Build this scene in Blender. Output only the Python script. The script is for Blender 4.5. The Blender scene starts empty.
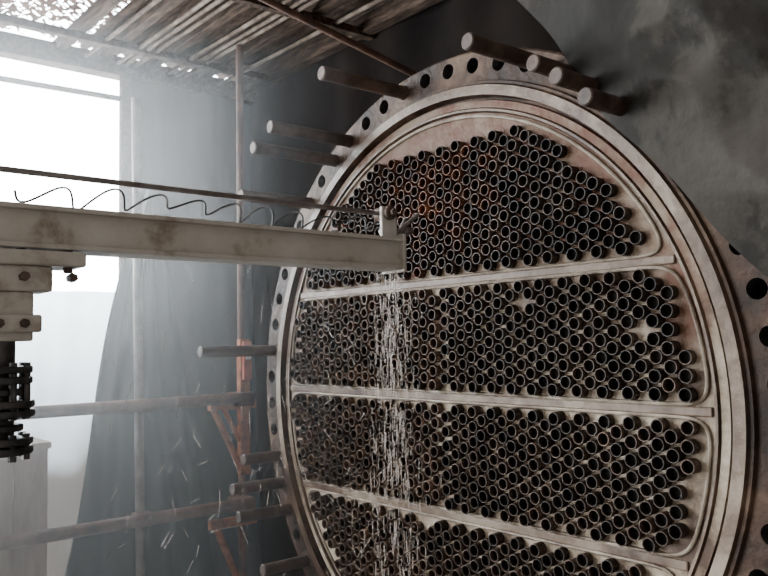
import bpy, bmesh, math, random
from mathutils import Matrix, Vector, noise
random.seed(4)
H=1.5
sc=bpy.context.scene
# ---------------------------------------------------------------- materials
def mat(name, cols, scale=5, rough=0.7, metal=0.0, detail=6, bump=0.0, bscale=40, pos=None, stretch=(1,1,1), spec=0.5):
    m=bpy.data.materials.new(name); m.use_nodes=True
    nt=m.node_tree; N=nt.nodes; L=nt.links
    b=N['Principled BSDF']; b.inputs['Roughness'].default_value=rough; b.inputs['Metallic'].default_value=metal
    b.inputs['Specular IOR Level'].default_value=spec
    tc=N.new('ShaderNodeTexCoord'); mp=N.new('ShaderNodeMapping'); mp.inputs['Scale'].default_value=stretch
    L.new(tc.outputs['Object'],mp.inputs['Vector'])
    n=N.new('ShaderNodeTexNoise'); n.inputs['Scale'].default_value=scale; n.inputs['Detail'].default_value=detail
    n.inputs['Roughness'].default_value=0.65
    L.new(mp.outputs['Vector'],n.inputs['Vector'])
    r=N.new('ShaderNodeValToRGB'); e=r.color_ramp.elements
    k=len(cols)
    pos=pos or [0.35+0.3*i/(k-1) for i in range(k)]
    while len(e)<k: e.new(0.5)
    for i in range(k):
        e[i].position=pos[i]; e[i].color=(*cols[i],1)
    L.new(n.outputs['Fac'],r.inputs['Fac']); L.new(r.outputs['Color'],b.inputs['Base Color'])
    if bump>0:
        n2=N.new('ShaderNodeTexNoise'); n2.inputs['Scale'].default_value=bscale; n2.inputs['Detail'].default_value=5
        L.new(mp.outputs['Vector'],n2.inputs['Vector'])
        bp=N.new('ShaderNodeBump'); bp.inputs['Strength'].default_value=bump; bp.inputs['Distance'].default_value=0.01
        L.new(n2.outputs['Fac'],bp.inputs['Height']); L.new(bp.outputs['Normal'],b.inputs['Normal'])
    return m
M_flange=mat('flange_steel',[(0.014,0.007,0.004),(0.050,0.026,0.015),(0.12,0.075,0.048)],5,0.6,0.0,bump=0.5,detail=10,spec=.25,pos=[.38,.5,.62])
M_ring=mat('machined_ring',[(0.04,0.017,0.008),(0.12,0.078,0.050),(0.24,0.19,0.14)],4,0.45,0.0,bump=0.3,detail=10,spec=.4,pos=[.38,.5,.62])
M_rib=mat('pale_rib',[(0.06,0.033,0.018),(0.19,0.15,0.108),(0.33,0.28,0.22)],9,0.5,0.0,bump=0.2)
M_stud=mat('stud_steel',[(0.022,0.012,0.008),(0.055,0.032,0.022),(0.11,0.072,0.053)],12,0.6,0.1,bump=0.3)
M_beam=mat('beam_paint',[(0.09,0.035,0.018),(0.26,0.215,0.17),(0.42,0.385,0.34),(0.52,0.495,0.46)],6,0.5,0.0,bump=0.2,pos=[0.31,0.38,0.46,0.66],detail=9)
M_rust=mat('rusty_pipe',[(0.04,0.020,0.013),(0.10,0.046,0.028),(0.16,0.095,0.065)],10,0.7,0.0,bump=0.3)
M_galv=mat('galvanised_pipe',[(0.08,0.055,0.045),(0.16,0.14,0.13),(0.26,0.24,0.22)],8,0.55,0.3,bump=0.2)
M_lath=mat('roof_lath_wood',[(0.05,0.032,0.023),(0.12,0.088,0.068),(0.22,0.18,0.15)],8,0.8,0,bump=0.2,spec=.2)
M_orange=mat('orange_rust',[(0.10,0.03,0.010),(0.30,0.09,0.030),(0.36,0.17,0.07)],14,0.8,0,bump=0.3)
M_black=mat('black_iron',[(0.012,0.012,0.013),(0.045,0.042,0.042),(.09,.085,.082)],20,0.5,0.3,bump=0.3)
M_tarpd=mat('dark_tarp',[(0.003,0.014,0.019),(0.010,0.030,0.038)],3,0.5,0,bump=0.3,bscale=12,spec=.3)
M_tarpg=mat('grey_blue_tarp',[(0.025,0.036,0.042),(0.06,0.076,0.084)],2,0.6,0,bump=0.3,bscale=10,stretch=(3,3,.5),spec=.25)
M_blackt=mat('black_sheet',[(0.005,0.004,0.004),(0.018,0.013,0.011)],2.5,0.9,0,bump=0.3,bscale=8,spec=.1)
M_stain=mat('stained_tarp',[(0.006,0.005,0.004),(0.012,0.010,0.008),(0.026,0.022,0.018),(0.045,0.039,0.033)],2.2,0.7,0,bump=0.4,bscale=26,pos=[0.36,0.485,0.52,0.75],detail=12,spec=.12)
M_conc=mat('wet_concrete',[(0.05,0.045,0.04),(0.13,0.12,0.11)],3,0.5,0,bump=0.4)
M_wood=mat('weathered_wood',[(0.020,0.013,0.009),(0.058,0.037,0.026),(0.115,0.08,0.060)],8,0.85,0,bump=0.3,stretch=(6,1,6),spec=.2)
M_ply=mat('plywood',[(0.22,0.165,0.12),(0.36,0.29,0.225)],3,0.7,0,bump=0.2,stretch=(5,5,1))
M_boreshade=mat('tube_bore_shade',[(0.004,0.003,0.003),(0.012,0.009,0.008)],20,0.9)  # near-black colour on the bore caps, painting the shade of a deep tube
M_label=mat('label_white',[(0.5,0.48,0.45),(0.7,0.68,0.66)],20,0.5)
M_red=mat('red_plastic',[(0.25,0.05,0.03),(0.45,0.10,0.05)],20,0.5)
def sheet_mat():
    m=mat('tubesheet_scale',[(0.07,0.040,0.024),(0.25,0.195,0.14),(0.46,0.40,0.32)],6,0.55,0.0,bump=0.4,detail=10,spec=.3,pos=[.38,.5,.63])
    nt=m.node_tree;N=nt.nodes;L=nt.links;b=N['Principled BSDF']
    src=[l for l in L if l.to_socket==b.inputs['Base Color']][0].from_socket
    tc=[n for n in N if n.type=='TEX_COORD'][0]
    sp=N.new('ShaderNodeSeparateXYZ');L.new(tc.outputs['Object'],sp.inputs[0])
    n=N.new('ShaderNodeTexNoise');n.inputs['Scale'].default_value=5;n.inputs['Detail'].default_value=8
    L.new(tc.outputs['Object'],n.inputs['Vector'])
    ad=N.new('ShaderNodeMath');ad.operation='MULTIPLY_ADD';ad.inputs[1].default_value=1.1
    L.new(n.outputs['Fac'],ad.inputs[0]);L.new(sp.outputs['Z'],ad.inputs[2])
    mr=N.new('ShaderNodeMapRange');mr.inputs['From Min'].default_value=H+0.78;mr.inputs['From Max'].default_value=H+1.02
    L.new(ad.outputs[0],mr.inputs['Value'])
    rr=N.new('ShaderNodeValToRGB');rr.color_ramp.elements[0].position=.44;rr.color_ramp.elements[1].position=.60
    rr.color_ramp.elements[0].color=(.09,.026,.007,1);rr.color_ramp.elements[1].color=(.15,.098,.062,1)
    n3=N.new('ShaderNodeTexNoise');n3.inputs['Scale'].default_value=9;n3.inputs['Detail'].default_value=8
    L.new(tc.outputs['Object'],n3.inputs['Vector']);L.new(n3.outputs['Fac'],rr.inputs['Fac'])
    mx=N.new('ShaderNodeMix');mx.data_type='RGBA';L.new(mr.outputs['Result'],mx.inputs['Factor'])
    L.new(src,mx.inputs[6]);L.new(rr.outputs['Color'],mx.inputs[7])
    L.new(mx.outputs[2],b.inputs['Base Color'])
    return m
M_sheet=sheet_mat()
def tinted(name,cols,rough,metal,bump):
    m=mat(name,cols,25,rough,metal,bump=bump,bscale=80)
    nt=m.node_tree;N=nt.nodes;L=nt.links;b=N['Principled BSDF']
    src=[l for l in L if l.to_socket==b.inputs['Base Color']][0].from_socket
    at=N.new('ShaderNodeAttribute');at.attribute_name='tint'
    mx=N.new('ShaderNodeMix');mx.data_type='RGBA';mx.blend_type='MULTIPLY';mx.inputs['Factor'].default_value=1
    L.new(src,mx.inputs[6]);L.new(at.outputs['Color'],mx.inputs[7]);L.new(mx.outputs[2],b.inputs['Base Color'])
    return m
M_tube=tinted('tube_steel',[(0.010,0.007,0.006),(0.028,0.018,0.013),(0.060,0.040,0.030)],0.45,0.1,0.2)
M_rim=tinted('tube_rim',[(0.012,0.008,0.006),(0.036,0.025,0.019),(0.075,0.055,0.043)],0.5,0.1,0)
def plastic(name,col,tr=0.7):
    m=bpy.data.materials.new(name);m.use_nodes=True;nt=m.node_tree;N=nt.nodes;L=nt.links
    b=N['Principled BSDF'];b.inputs['Roughness'].default_value=0.4
    t=N.new('ShaderNodeBsdfTranslucent')
    n=N.new('ShaderNodeTexNoise');n.inputs['Scale'].default_value=2.5;n.inputs['Detail'].default_value=5
    tc=N.new('ShaderNodeTexCoord');L.new(tc.outputs['Object'],n.inputs['Vector'])
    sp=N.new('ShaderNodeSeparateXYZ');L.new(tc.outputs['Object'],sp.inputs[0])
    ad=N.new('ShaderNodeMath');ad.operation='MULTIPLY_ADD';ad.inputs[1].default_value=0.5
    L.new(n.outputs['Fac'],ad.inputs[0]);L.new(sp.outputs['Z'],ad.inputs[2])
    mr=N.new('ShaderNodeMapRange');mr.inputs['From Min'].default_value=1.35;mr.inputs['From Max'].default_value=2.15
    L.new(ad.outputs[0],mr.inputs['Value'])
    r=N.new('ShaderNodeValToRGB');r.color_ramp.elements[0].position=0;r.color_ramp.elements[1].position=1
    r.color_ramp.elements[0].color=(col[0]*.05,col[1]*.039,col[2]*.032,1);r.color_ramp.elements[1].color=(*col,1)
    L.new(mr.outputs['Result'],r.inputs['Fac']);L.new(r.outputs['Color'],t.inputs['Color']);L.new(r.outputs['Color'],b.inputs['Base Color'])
    mx=N.new('ShaderNodeMixShader');mx.inputs[0].default_value=tr
    L.new(b.outputs[0],mx.inputs[1]);L.new(t.outputs[0],mx.inputs[2]);L.new(mx.outputs[0],N['Material Output'].inputs['Surface'])
    return m
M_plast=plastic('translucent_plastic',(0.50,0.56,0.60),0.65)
def net():
    m=bpy.data.materials.new('torn_net_roof');m.use_nodes=True;nt=m.node_tree;N=nt.nodes;L=nt.links
    b=N['Principled BSDF'];b.inputs['Base Color'].default_value=(0.14,0.075,0.05,1);b.inputs['Roughness'].default_value=.8
    tc=N.new('ShaderNodeTexCoord')
    v=N.new('ShaderNodeTexVoronoi');v.inputs['Scale'].default_value=34;L.new(tc.outputs['Object'],v.inputs['Vector'])
    n=N.new('ShaderNodeTexNoise');n.inputs['Scale'].default_value=4;L.new(tc.outputs['Object'],n.inputs['Vector'])
    ad=N.new('ShaderNodeMath');ad.operation='MULTIPLY_ADD';ad.inputs[1].default_value=0.9;L.new(n.outputs['Fac'],ad.inputs[0]);L.new(v.outputs['Distance'],ad.inputs[2])
    gt=N.new('ShaderNodeMath');gt.operation='LESS_THAN';gt.inputs[1].default_value=0.86;L.new(ad.outputs[0],gt.inputs[0])
    tr=N.new('ShaderNodeBsdfTransparent');mx=N.new('ShaderNodeMixShader')
    L.new(gt.outputs[0],mx.inputs[0]);L.new(b.outputs[0],mx.inputs[1]);L.new(tr.outputs[0],mx.inputs[2])
    L.new(mx.outputs[0],N['Material Output'].inputs['Surface'])
    return m
M_net=net()
def water():
    m=bpy.data.materials.new('water');m.use_nodes=True;b=m.node_tree.nodes['Principled BSDF']
    nt=m.node_tree
    n=nt.nodes.new('ShaderNodeTexNoise');n.inputs['Scale'].default_value=30
    r=nt.nodes.new('ShaderNodeValToRGB');r.color_ramp.elements[0].color=(.55,.45,.38,1);r.color_ramp.elements[1].color=(.88,.83,.78,1)
    nt.links.new(n.outputs['Fac'],r.inputs['Fac']);nt.links.new(r.outputs['Color'],b.inputs['Base Color'])
    b.inputs['Roughness'].default_value=.15;b.inputs['Alpha'].default_value=.32
    return m
M_water=water()
# ---------------------------------------------------------------- helpers
def empty(name,loc=(0,0,0)):
    e=bpy.data.objects.new(name,None);sc.collection.objects.link(e);e.location=loc;e.empty_display_size=.1
    bpy.context.view_layer.update();return e
def addmesh(name,verts,faces,mats,parent=None,smooth=False,midx=None,lift=True):
    me=bpy.data.meshes.new(name)
    if lift: verts=[(v[0],v[1],v[2]+H) for v in verts]
    me.from_pydata(verts,[],faces)
    for m in (mats if isinstance(mats,(list,tuple)) else [mats]): me.materials.append(m)
    if midx: me.polygons.foreach_set('material_index',midx)
    if smooth: me.polygons.foreach_set('use_smooth',[True]*len(me.polygons))
    me.update()
    o=bpy.data.objects.new(name,me);sc.collection.objects.link(o)
    if parent: o.parent=parent
    return o
class MB:
    def __init__(s): s.v=[];s.f=[];s.m=[]
    def box(s,x0,x1,y0,y1,z0,z1,m=0):
        b=len(s.v);s.v+=[(x,y,z) for x in(x0,x1) for y in(y0,y1) for z in(z0,z1)]
        for f in((0,1,3,2),(4,6,7,5),(0,4,5,1),(2,3,7,6),(0,2,6,4),(1,5,7,3)): s.f.append([b+i for i in f]);s.m.append(m)
    def tube(s,p,q,r,n=16,m=0,r2=None,chamf=0.0):
        p=Vector(p);q=Vector(q);d=(q-p).normalized()
        u=d.orthogonal().normalized();w=d.cross(u);r2=r if r2 is None else r2
        rings=[(p,r),(q,r2)] if not chamf else [(p,r-chamf),(p+d*chamf,r),(q-d*chamf,r2),(q,r2-chamf)]
        b=len(s.v)
        for c,rr in rings:
            for i in range(n):
                a=2*math.pi*i/n;s.v.append(tuple(c+u*rr*math.cos(a)+w*rr*math.sin(a)))
        for k in range(len(rings)-1):
            for i in range(n):
                j=(i+1)%n;s.f.append([b+k*n+i,b+k*n+j,b+(k+1)*n+j,b+(k+1)*n+i]);s.m.append(m)
        s.f.append([b+i for i in range(n)][::-1]);s.m.append(m)
        e=b+(len(rings)-1)*n;s.f.append([e+i for i in range(n)]);s.m.append(m)
    def path(s,pts,r,n=8,m=0):
        pts=[Vector(p) for p in pts];b=len(s.v);k=len(pts);u=None
        for i,p in enumerate(pts):
            d=(pts[min(i+1,k-1)]-pts[max(i-1,0)]).normalized()
            u=d.orthogonal().normalized() if u is None else (u-d*u.dot(d)).normalized()
            w=d.cross(u)
            for j in range(n):
                a=2*math.pi*j/n;s.v.append(tuple(p+u*r*math.cos(a)+w*r*math.sin(a)))
        for i in range(k-1):
            for j in range(n):
                l=(j+1)%n;s.f.append([b+i*n+j,b+i*n+l,b+(i+1)*n+l,b+(i+1)*n+j]);s.m.append(m)
        s.f.append([b+j for j in range(n)][::-1]);s.m.append(m);s.f.append([b+(k-1)*n+j for j in range(n)]);s.m.append(m)
    def make(s,name,mats,parent=None,smooth=False,bevel=0):
        o=addmesh(name,s.v,s.f,mats,parent,False,s.m)
        bm=bmesh.new();bm.from_mesh(o.data);bmesh.ops.recalc_face_normals(bm,faces=bm.faces);bm.to_mesh(o.data);bm.free()
        if smooth:
            o.data.polygons.foreach_set('use_smooth',[True]*len(o.data.polygons))
            md=o.modifiers.new('es','EDGE_SPLIT');md.split_angle=math.radians(40)
        if bevel:
            md=o.modifiers.new('bv','BEVEL');md.width=bevel;md.segments=2;md.limit_method='ANGLE'
        return o
def grid(name,fn,nu,nv,mt,parent=None):
    v=[];f=[]
    for i in range(nu+1):
        for j in range(nv+1): v.append(fn(i/nu,j/nv))
    for i in range(nu):
        for j in range(nv):
            a=i*(nv+1)+j;f.append([a,a+1,a+nv+2,a+nv+1])
    return addmesh(name,v,f,mt,parent,True)
# ---------------------------------------------------------------- vessel
ves=empty('heat_exchanger_vessel',(0,0,0))
def lathe(name,prof,n,mats,mi=None,closed=False):
    v=[];f=[];mm=[]
    for (x,r) in prof:
        for i in range(n):
            a=2*math.pi*i/n;v.append((x,r*math.sin(a),r*math.cos(a)))
    for k in range(len(prof)-1+(1 if closed else 0)):
        k2=(k+1)%len(prof)
        for i in range(n):
            j=(i+1)%n;f.append([k*n+i,k*n+j,k2*n+j,k2*n+i]);mm.append(mi[k] if mi else 0)
    o=addmesh(name,v,f,mats,ves,False,mm)
    bm=bmesh.new();bm.from_mesh(o.data);bmesh.ops.recalc_face_normals(bm,faces=bm.faces);bm.to_mesh(o.data);bm.free()
    o.data.polygons.foreach_set('use_smooth',[True]*len(o.data.polygons))
    md=o.modifiers.new('es','EDGE_SPLIT');md.split_angle=math.radians(30)
    return o
R0=.945;RH=.905
fl=lathe('bolting_flange',[(0,.86),(0,R0-.006),(.006,R0),(.10,R0),(.106,R0-.006),(.106,.86)],240,[M_flange,M_black],None,True)
cut=MB()
angs=[3.6+6*k for k in range(60)]
for a in angs:
    t=math.radians(a);y=RH*math.sin(t);z=RH*math.cos(t)
    cut.tube((-.05,y,z),(.16,y,z),.0215,20)
co=cut.make('cutter',M_black)
md=fl.modifiers.new('b','BOOLEAN');md.object=co;md.solver='EXACT'
fl.modifiers.move(1,0)
bpy.context.view_layer.update()
dg=bpy.context.evaluated_depsgraph_get()
nm=bpy.data.meshes.new_from_object(fl.evaluated_get(dg));fl.modifiers.clear();fl.data=nm
bpy.data.objects.remove(co)
lathe('tubesheet_face',[(.02,.0005),(0,.0005),(0,.775),(-.008,.779),(-.008,.785),(-.002,.789),(-.002,.808),(.010,.811),(.010,.817),(-.018,.820),(-.018,.846),(-.010,.851),(-.010,.858),(.002,.862),(.10,.862)],240,
      [M_sheet,M_ring,M_flange],[0,0,2,1,2,0,0,2,2,1,2,2,2,2])
lathe('shell_barrel',[(.10,.80),(.62,.80),(.62,.01)],120,[M_flange])
S=.317
def half(z,r=.772): return math.sqrt(r*r-z*z)
b=MB()
for z in(-S,0,S):
    y=half(z);b.box(-.006,.002,-y,y,z-.010,z+.010)
b.make('pass_partition_bars',[M_ring],ves,bevel=.003)
rib=MB()
def outline(z0,z1,r=.768):
    def ok(z): return max(-r+.001,min(r-.001,z))
    z0=ok(z0);z1=ok(z1)
    n=40
    A0=math.asin(z0/r);A1=math.asin(z1/r)
    arc=[( -r*math.cos(A0+(A1-A0)*i/n), r*math.sin(A0+(A1-A0)*i/n)) for i in range(n+1)]
    poly=arc+[(-y,z) for (y,z) in reversed(arc)]
    P=[Vector(p) for p in poly];out=[]
    for i in range(len(P)):
        a=P[i];c=P[(i+1)%len(P)];L=(c-a).length;k=max(1,int(L/.008))
        for j in range(k): out.append(a.lerp(c,j/k))
    for _ in range(45):
        out=[(out[i-1]+out[i]*2+out[(i+1)%len(out)])/4 for i in range(len(out))]
    return out
for z0,z1 in((S+.013,.9),(.013,S-.013),(-S+.013,-.013),(-.9,-S-.013)):
    o=outline(z0,z1);pts=[(-.003,p.x,p.y) for p in o]
    rib.path(pts+[pts[0],pts[1]],.0045,8)
rib.make('compartment_ribs',[M_rib],ves,smooth=True)
# tube bundle
p=.0388;cw=p*.866
V=[];F=[];MI=[];T=[]
n=20
def tube(y,z,ln,tint,ro=.0156,ri=.0132):
    b=len(V)
    jy=random.uniform(-.0012,.0012);jz=random.uniform(-.0012,.0012)
    rings=[(0,ro,0,0),(-ln+.0012,ro,jy,jz),(-ln,ro-.0008,jy,jz),(-ln,ri+.0005,jy,jz),(-ln+.001,ri,jy,jz),(-.003,ri,0,0)]
    for x,r,dy,dz in rings:
        for i in range(n):
            a=2*math.pi*i/n;V.append((x,y+dy+r*math.sin(a),z+dz+r*math.cos(a)+H))
    for k in range(5):
        for i in range(n):
            j=(i+1)%n;F.append((b+k*n+i,b+(k+1)*n+i,b+(k+1)*n+j,b+k*n+j));MI.append(1 if k in(1,2,3) else 0);T.append(tint)
    F.append(tuple(b+5*n+i for i in range(n)));MI.append(2);T.append(tint)  # shallow end cap, coloured dark to stand in for bore shade
def cells():
    for sec,(z0,z1) in enumerate(((S,.70),(0,S),(-S,0),(-.70,-S))):
        rows=int((z1-z0)/p)+2
        for c in range(-26,27):
            y=(c+.5)*cw
            if sec in(1,2) : y+= (.009 if c>=0 else -.003)
            off=.033+(p/2 if c%2 else 0)
            for k in range(rows+1):
                z=(z0+off+k*p) if sec<2 else (z1-off-k*p)
                if sec in(1,2) and (z>z1-.029 or z<z0+.029): continue
                if math.hypot(y,z)>.738: continue
                if abs(z)>.69: continue
                yield sec,y,z
for sec,y,z in cells():
    if random.random()<.004: continue
    ln=.024+random.uniform(-.005,.005)
    q=random.uniform(.4,1.5)
    if random.random()<.06: q*=1.6
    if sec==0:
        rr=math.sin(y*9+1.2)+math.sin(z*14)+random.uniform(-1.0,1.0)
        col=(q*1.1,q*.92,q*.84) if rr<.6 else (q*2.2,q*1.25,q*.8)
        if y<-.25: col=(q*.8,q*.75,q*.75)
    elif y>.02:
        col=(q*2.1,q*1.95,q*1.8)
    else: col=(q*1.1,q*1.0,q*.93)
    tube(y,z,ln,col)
me=bpy.data.meshes.new('tube_bundle');me.from_pydata(V,[],F)
for m in(M_tube,M_rim,M_boreshade): me.materials.append(m)
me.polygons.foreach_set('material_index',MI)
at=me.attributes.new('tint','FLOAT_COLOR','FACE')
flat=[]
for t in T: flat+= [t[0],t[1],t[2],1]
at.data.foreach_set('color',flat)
me.polygons.foreach_set('use_smooth',[len(f)==4 and m==0 for f,m in zip(F,MI)])
me.update()
tb=bpy.data.objects.new('tube_bundle',me);sc.collection.objects.link(tb);tb.parent=ves
studs=MB()
for a,L in((9.6,.30),(27.6,.30),(33.6,.31),(45.6,.27),(81.6,.29),(105.6,.14),(111.6,.20),(117.6,.20),(129.6,.17),
           (-26.4,.30),(-32.4,.18),(-38.4,.20),(-44.4,.20)):
    t=math.radians(a);y=RH*math.sin(t);z=RH*math.cos(t)
    studs.tube((-L,y,z),(.15,y,z),.0195,24,chamf=.003)
studs.make('flange_studs',[M_stud],ves,smooth=True)
sd=MB();sd.box(.15,.30,-.6,.6,-H,-.56);sd.box(.10,.35,-.7,.7,-H,-H+.04)
sd.make('saddle_support',[M_flange],ves,bevel=.01)
# ---------------------------------------------------------------- lance machine
ln=empty('water_lance_machine')
By=-.128
zb=.364
bm_=MB()
X0,X1=-2.3,-.29
hh=.038
bm_.box(X0,X1,By-.026,By-.018,zb-hh,zb+hh)
bm_.box(X0,X1,By-.040,By+.040,zb+hh-.009,zb+hh)
bm_.box(X0,X1,By-.040,By+.040,zb-hh,zb-hh+.009)
bm_.make('beam_channel',[M_beam],ln,bevel=.002)
e=MB()
e.box(X1-.003,X1+.006,By-.042,By+.042,zb-hh-.006,zb+hh+.01)
e.box(X1-.05,X1-.012,By-.02,By-.010,zb+hh,zb+hh+.075)
e.box(X1-.012,X1-.004,By-.02,By+.03,zb+hh,zb+hh+.055)
e.make('end_bracket',[M_beam],ln,bevel=.002)
e=MB()
e.tube((X1-.03,By-.034,zb+.098),(X1-.03,By+.02,zb+.098),.017,20,chamf=.003)
e.tube((X1-.03,By-.044,zb+.098),(X1-.03,By-.034,zb+.098),.009,6)
e.make('guide_roller',[M_stud],ln,smooth=True)
e=MB()
e.tube((X1-.01,By,zb+.04),(X1+.075,By-.01,zb+.105),.0055,10)
e.tube((X1+.01,By+.01,zb+.03),(X1+.05,By+.01,zb+.095),.0045,10)
e.tube((X1-.04,By,zb+.055),(X1+.04,By,zb+.062),.007,12)
e.tube((X1+.035,By,zb+.062),(X1+.06,By,zb+.062),.011,12,chamf=.003)
e.make('nozzle_arms',[M_galv],ln,smooth=True)
e=MB()
e.tube((X0,By,zb+.104),(X1-.02,By,zb+.098),.0055,12)
e.make('guide_rod',[M_galv],ln,smooth=True)
e=MB();pts=[]
for i in range(520):
    s=i/519;x=-1.16+s*.83;ph=x*2*math.pi/.085+1.0*math.sin(x*9)
    r=.017+.006*math.sin(x*17)
    sag=.006*math.sin(x*13)
    pts.append((x+.012*math.sin(ph),By+r*math.cos(ph),zb+.066+sag+r*math.sin(ph)))
e.path(pts,.0022,6);e.make('coiled_hose',[M_black],ln,smooth=True)
e=MB()
e.box(-1.5,-1.045,By-.045,By+.05,zb-hh-.03,zb-hh-.004)
e.box(-1.42,-1.10,By-.035,By+.04,zb-hh-.075,zb-hh-.03)
e.box(-1.36,-1.13,By-.030,By+.035,zb-hh-.16,zb-hh-.075)
e.box(-1.40,-1.12,By-.045,By-.03,zb-hh-.145,zb-hh-.115)
e.make('carriage_block',[M_beam],ln,bevel=.004)
e=MB()
for x in(-1.07,-1.15,-1.25):
    e.tube((x,By-.02,zb-hh-.04),(x,By-.02,zb-hh+.005),.008,6)
    e.tube((x,By-.052,zb-hh-.05),(x,By-.03,zb-hh-.05),.008,6)
for x in(-1.15,-1.19):
    e.tube((x,By-.055,zb-hh-.13),(x,By-.04,zb-hh-.13),.008,6)
e.make('carriage_bolts',[M_stud],ln)
e=MB();mx=-1.18
e.tube((mx,By,-.02),(mx,By,zb-hh-.15),.028,20)
for z,r in((.118,.056),(.100,.056),(.080,.042),(.060,.060),(.044,.060),(.020,.042),(-.002,.058),(-.018,.058)):
    e.tube((mx,By,z-.006),(mx,By,z+.006),r,24,chamf=.002)
for a in range(8):
    c=math.cos(a*math.pi/4+.3)*.047;s_=math.sin(a*math.pi/4+.3)*.047
    e.tube((mx+c,By+s_,.034),(mx+c,By+s_,.130),.0065,6)
    e.tube((mx+c,By+s_,-.034),(mx+c,By+s_,.010),.0065,6)
e.tube((mx-.045,By,-H+.03),(mx-.045,By,-.01),.014,20)
e.make('flanged_mast',[M_black],ln,smooth=True)
e=MB();e.box(mx-.25,mx+.1,By-.2,By+.2,-H,-H+.03);e.tube((-2.1,By,-H),(-2.1,By,zb-hh),.025,16)
e.make('base_stand',[M_rust],ln)
w=MB()
for i in range(800):
    zt=1.25*random.random()**1.2
    x=X1+random.gauss(-.01,.006+.034*min(1,zt*1.6));y=By+random.gauss(0,.03)
    z=zb-hh-zt;L=random.uniform(.006,.045)
    w.tube((x,y,z),(x+random.uniform(-.002,.002),y,z-L),random.uniform(.0004,.0009),4)
for i in range(200):
    x=random.uniform(-1.0,-.3);z=zb-hh-random.uniform(0,1.2)
    w.tube((x,By+random.uniform(-.04,.04),z),(x,By,z-random.uniform(.01,.04)),.0005,4)
w.make('water_drips',[M_water],ln,smooth=True)
# ---------------------------------------------------------------- scaffolding
sf=empty('scaffold_frame')
e=MB()
e.tube((-2.4,1.55,-.09),(.24,1.55,-.08),.024,16)
e.tube((-2.4,1.55,-.55),(.24,1.55,-.54),.025,16)
e.make('ledger_pipes',[M_rust],sf,smooth=True)
e=MB()
e.tube((.27,1.6,-H),(.27,1.6,1.54),.017,14)
e.make('standard_pole_rusty',[M_rust],sf,smooth=True)
e=MB()
e.tube((-.19,1.6,-H),(-.225,1.6,1.20),.019,14)
e.make('standard_pole_grey',[M_galv],sf,smooth=True)
e=MB()
for z in(-.085,-.545):
    e.box(-.235,-.16,1.545,1.625,z-.025,z+.025)
    e.box(.21,.30,1.53,1.63,z-.03,z+.03)
e.make('couplers',[M_rust],sf,bevel=.008)
e=MB()
e.box(.245,.295,1.565,1.60,-.42,.18)
e.box(.10,.33,1.57,1.60,-.13,-.09)
e.tube((.12,1.585,-.12),(.27,1.585,-.42),.016,8)
e.tube((.17,1.585,-.12),(.30,1.585,-.36),.012,8)
e.tube((.12,1.585,-.60),(.27,1.585,-.95),.016,8)
e.box(.10,.33,1.57,1.60,-.64,-.60)
e.make('bracket_frame',[M_orange],sf,bevel=.004)
e=MB()
e.box(.25,.29,1.54,1.562,.0,.17);e.box(.255,.285,1.535,1.541,.09,.14,1)
e.make('spirit_level',[M_red,M_label],sf,bevel=.003)
e=MB()
e.tube((-.5,.99,1.58),(.70,.81,1.25),.014,14)
e.make('roof_brace_pipes',[M_rust],sf,smooth=True)
# ---------------------------------------------------------------- enclosure
f=MB();f.box(-4,1.2,-4,3.2,-H-.08,-H);f.make('floor',[M_conc])
def sidew(u,v):
    y=-2.6+u*4.98;z=-H+v*(1.62+H)
    return (.75+.018*math.sin(y*7+z*1.5)+.012*math.sin(y*17),y,z)
grid('wall_side',sidew,160,30,M_blackt)
def backw(u,v):
    x=.0+u*.85;z=-H+v*(1.60+H)
    return (x,2.30+.012*math.sin(x*17+z*1.1)+.007*math.sin(x*41+z*2),z)
grid('wall_back',backw,80,40,M_tarpg)
def drape(u,v):
    z=.95-v*(.95+H-.01)
    xl=.05-.235*(.95-z)-.03*math.sin((z+.2)*3)
    xr=.10+.16*(.95-z)
    x=xl+u*(xr-xl)
    return (x,2.12+.035*math.sin(u*11+z*1.6)*(.3+.6*v)+.015*math.sin(u*27+z),z)
grid('hanging_tarpaulin',drape,60,50,M_tarpd)
def plas(u,v):
    x=-2.6+u*2.54;z=-H+v*(H+.42)
    return (x,2.21+.02*math.sin(x*14+z*2)+.012*math.sin(x*31-z*3),z)
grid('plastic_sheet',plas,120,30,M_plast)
wf=MB()
wf.box(-2.7,.75,2.27,2.36,1.52,1.62)
wf.box(-.03,.03,2.25,2.29,-H,1.52)
wf.box(-2.7,-2.6,2.25,2.35,-H,1.52)
wf.make('window_1',[M_wood],bevel=.006)
wf=MB();wf.tube((-2.7,2.27,1.36),(.0,2.27,1.40),.014,12);wf.make('trim_1',[M_galv],smooth=True)
rf=empty('ceiling')
def roofA(u,v):
    x=-2.7+u*2.5;y=-.7+v*3.05
    return (x,y,1.66+.010*math.sin(x*82))
grid('net_sheet',roofA,220,4,M_net,rf)
def roofB(u,v):
    x=-.2+u*1.0;y=-.7+v*3.08
    return (x,y,1.66+.012*math.sin(x*82))
grid('corrugated_sheet',roofB,130,4,M_wood,rf)
r=MB()
for x in(-2.3,-1.7,-1.2,-.75,-.32,-.12,.13,.42): r.box(x-.022,x+.022,-.7,2.34,1.585,1.645)
r.box(.66,.72,-.7,2.34,1.56,1.64)
for y in(-.5,.4,1.2,2.0): r.box(-2.7,.74,y-.02,y+.02,1.55,1.585)
r.make('rafters',[M_wood],rf,bevel=.004)
r=MB()
for i,x in enumerate((-.20,-.04,.0,.045,.22,.27,.31,.52)):
    r.tube((x+.02,-.7,1.572),(x-.01,2.25,1.572),.010,10)
r.make('roof_laths',[M_lath],rf,smooth=True)
A=Vector((-.06,-.33,1.02));B=Vector((-.10,-1.10,.06))
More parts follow.
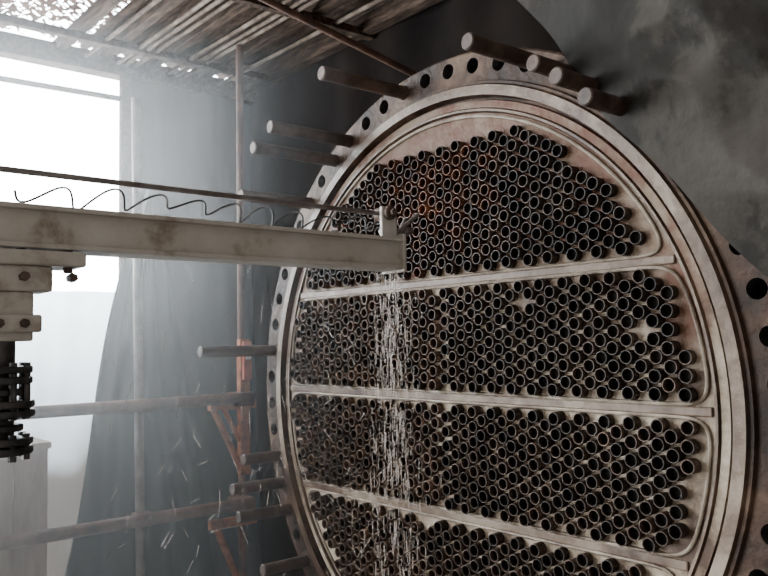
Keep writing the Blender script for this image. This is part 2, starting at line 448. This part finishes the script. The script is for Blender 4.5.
def stain(u,v):
    q=A.lerp(B,u*1.35-.30)
    q=q+Vector((-.10,-.70,.72))*(v*1.3)
    edge=.014*math.sin(u*9)+.008*math.sin(u*23)-.020
    q=q+Vector((0,-.68,.73))*edge
    k=min(1,v*5+.15)
    c=Vector((u*3.2+3,v*4.5-u*1.5,.7))
    w1=noise.noise(c);w2=noise.noise(c*2.3+Vector((5,1,2)));w3=noise.noise(c*5)
    rid=(1-abs(w1)*2.2)*.05+(1-abs(w2)*2.2)*.020+w3*.006
    q.x+= -k*rid+.02-.04*v
    if q.z>1.6: q.z=1.6
    return tuple(q)
grid('stained_tarpaulin',stain,200,170,M_stain)
c=MB();c.box(-1.15,-.53,1.72,1.95,-H,-.225);c.box(-1.16,-.52,1.71,1.96,-.24,-.215)
c.box(-.66,-.655,1.712,1.72,-H+.1,-.25)
c.make('plywood_crate',[M_ply],bevel=.005)
def steam(name,d,bx):
    ms=bpy.data.materials.new(name);ms.use_nodes=True;N=ms.node_tree.nodes;L=ms.node_tree.links
    N.remove(N['Principled BSDF']);vs=N.new('ShaderNodeVolumeScatter');vs.inputs['Density'].default_value=d;vs.inputs['Anisotropy'].default_value=.6
    vs.inputs['Color'].default_value=(.95,.97,1,1)
    L.new(vs.outputs[0],N['Material Output'].inputs['Volume'])
    st=MB();st.box(*bx);st.make('steam_cloud',[ms])
steam('steam_far',.14,(-2.4,.12,.98,1.68,-1.45,1.30))
steam('steam_near',.09,(-2.2,-.33,-.06,.96,-1.45,.9))
# ---------------------------------------------------------------- world
wd=bpy.data.worlds.new('World');sc.world=wd;wd.use_nodes=True;N=wd.node_tree.nodes;L=wd.node_tree.links
bg=N['Background'];tc=N.new('ShaderNodeTexCoord');sp=N.new('ShaderNodeSeparateXYZ');L.new(tc.outputs['Generated'],sp.inputs[0])
mr=N.new('ShaderNodeMapRange');mr.interpolation_type='SMOOTHSTEP'
mr.inputs['From Min'].default_value=.20;mr.inputs['From Max'].default_value=.75;mr.inputs['To Min'].default_value=.50;mr.inputs['To Max'].default_value=24
L.new(sp.outputs['Y'],mr.inputs['Value']);L.new(mr.outputs['Result'],bg.inputs['Strength'])
m2=N.new('ShaderNodeMapRange');m2.inputs['From Min'].default_value=0;m2.inputs['From Max'].default_value=.7
L.new(sp.outputs['Y'],m2.inputs['Value'])
mc=N.new('ShaderNodeMix');mc.data_type='RGBA';L.new(m2.outputs['Result'],mc.inputs['Factor'])
mc.inputs[6].default_value=(1,.92,.84,1);mc.inputs[7].default_value=(.92,.97,1,1);L.new(mc.outputs[2],bg.inputs['Color'])
# ---------------------------------------------------------------- camera
Xd=Vector((966,-37,-800)).normalized();Yd=Vector((-662,-67,-800));Yd=(Yd-Xd*Yd.dot(Xd)).normalized();Zd=Xd.cross(Yd)
R=Matrix((Xd,Yd,Zd))
cam=bpy.data.cameras.new('cam');cam.lens=37.5;cam.sensor_width=36;cam.clip_start=.02
co=bpy.data.objects.new('camera',cam);sc.collection.objects.link(co)
co.matrix_world=Matrix.Translation((-1.545,-1.6006,.152+H))@R.to_4x4()
sc.camera=co
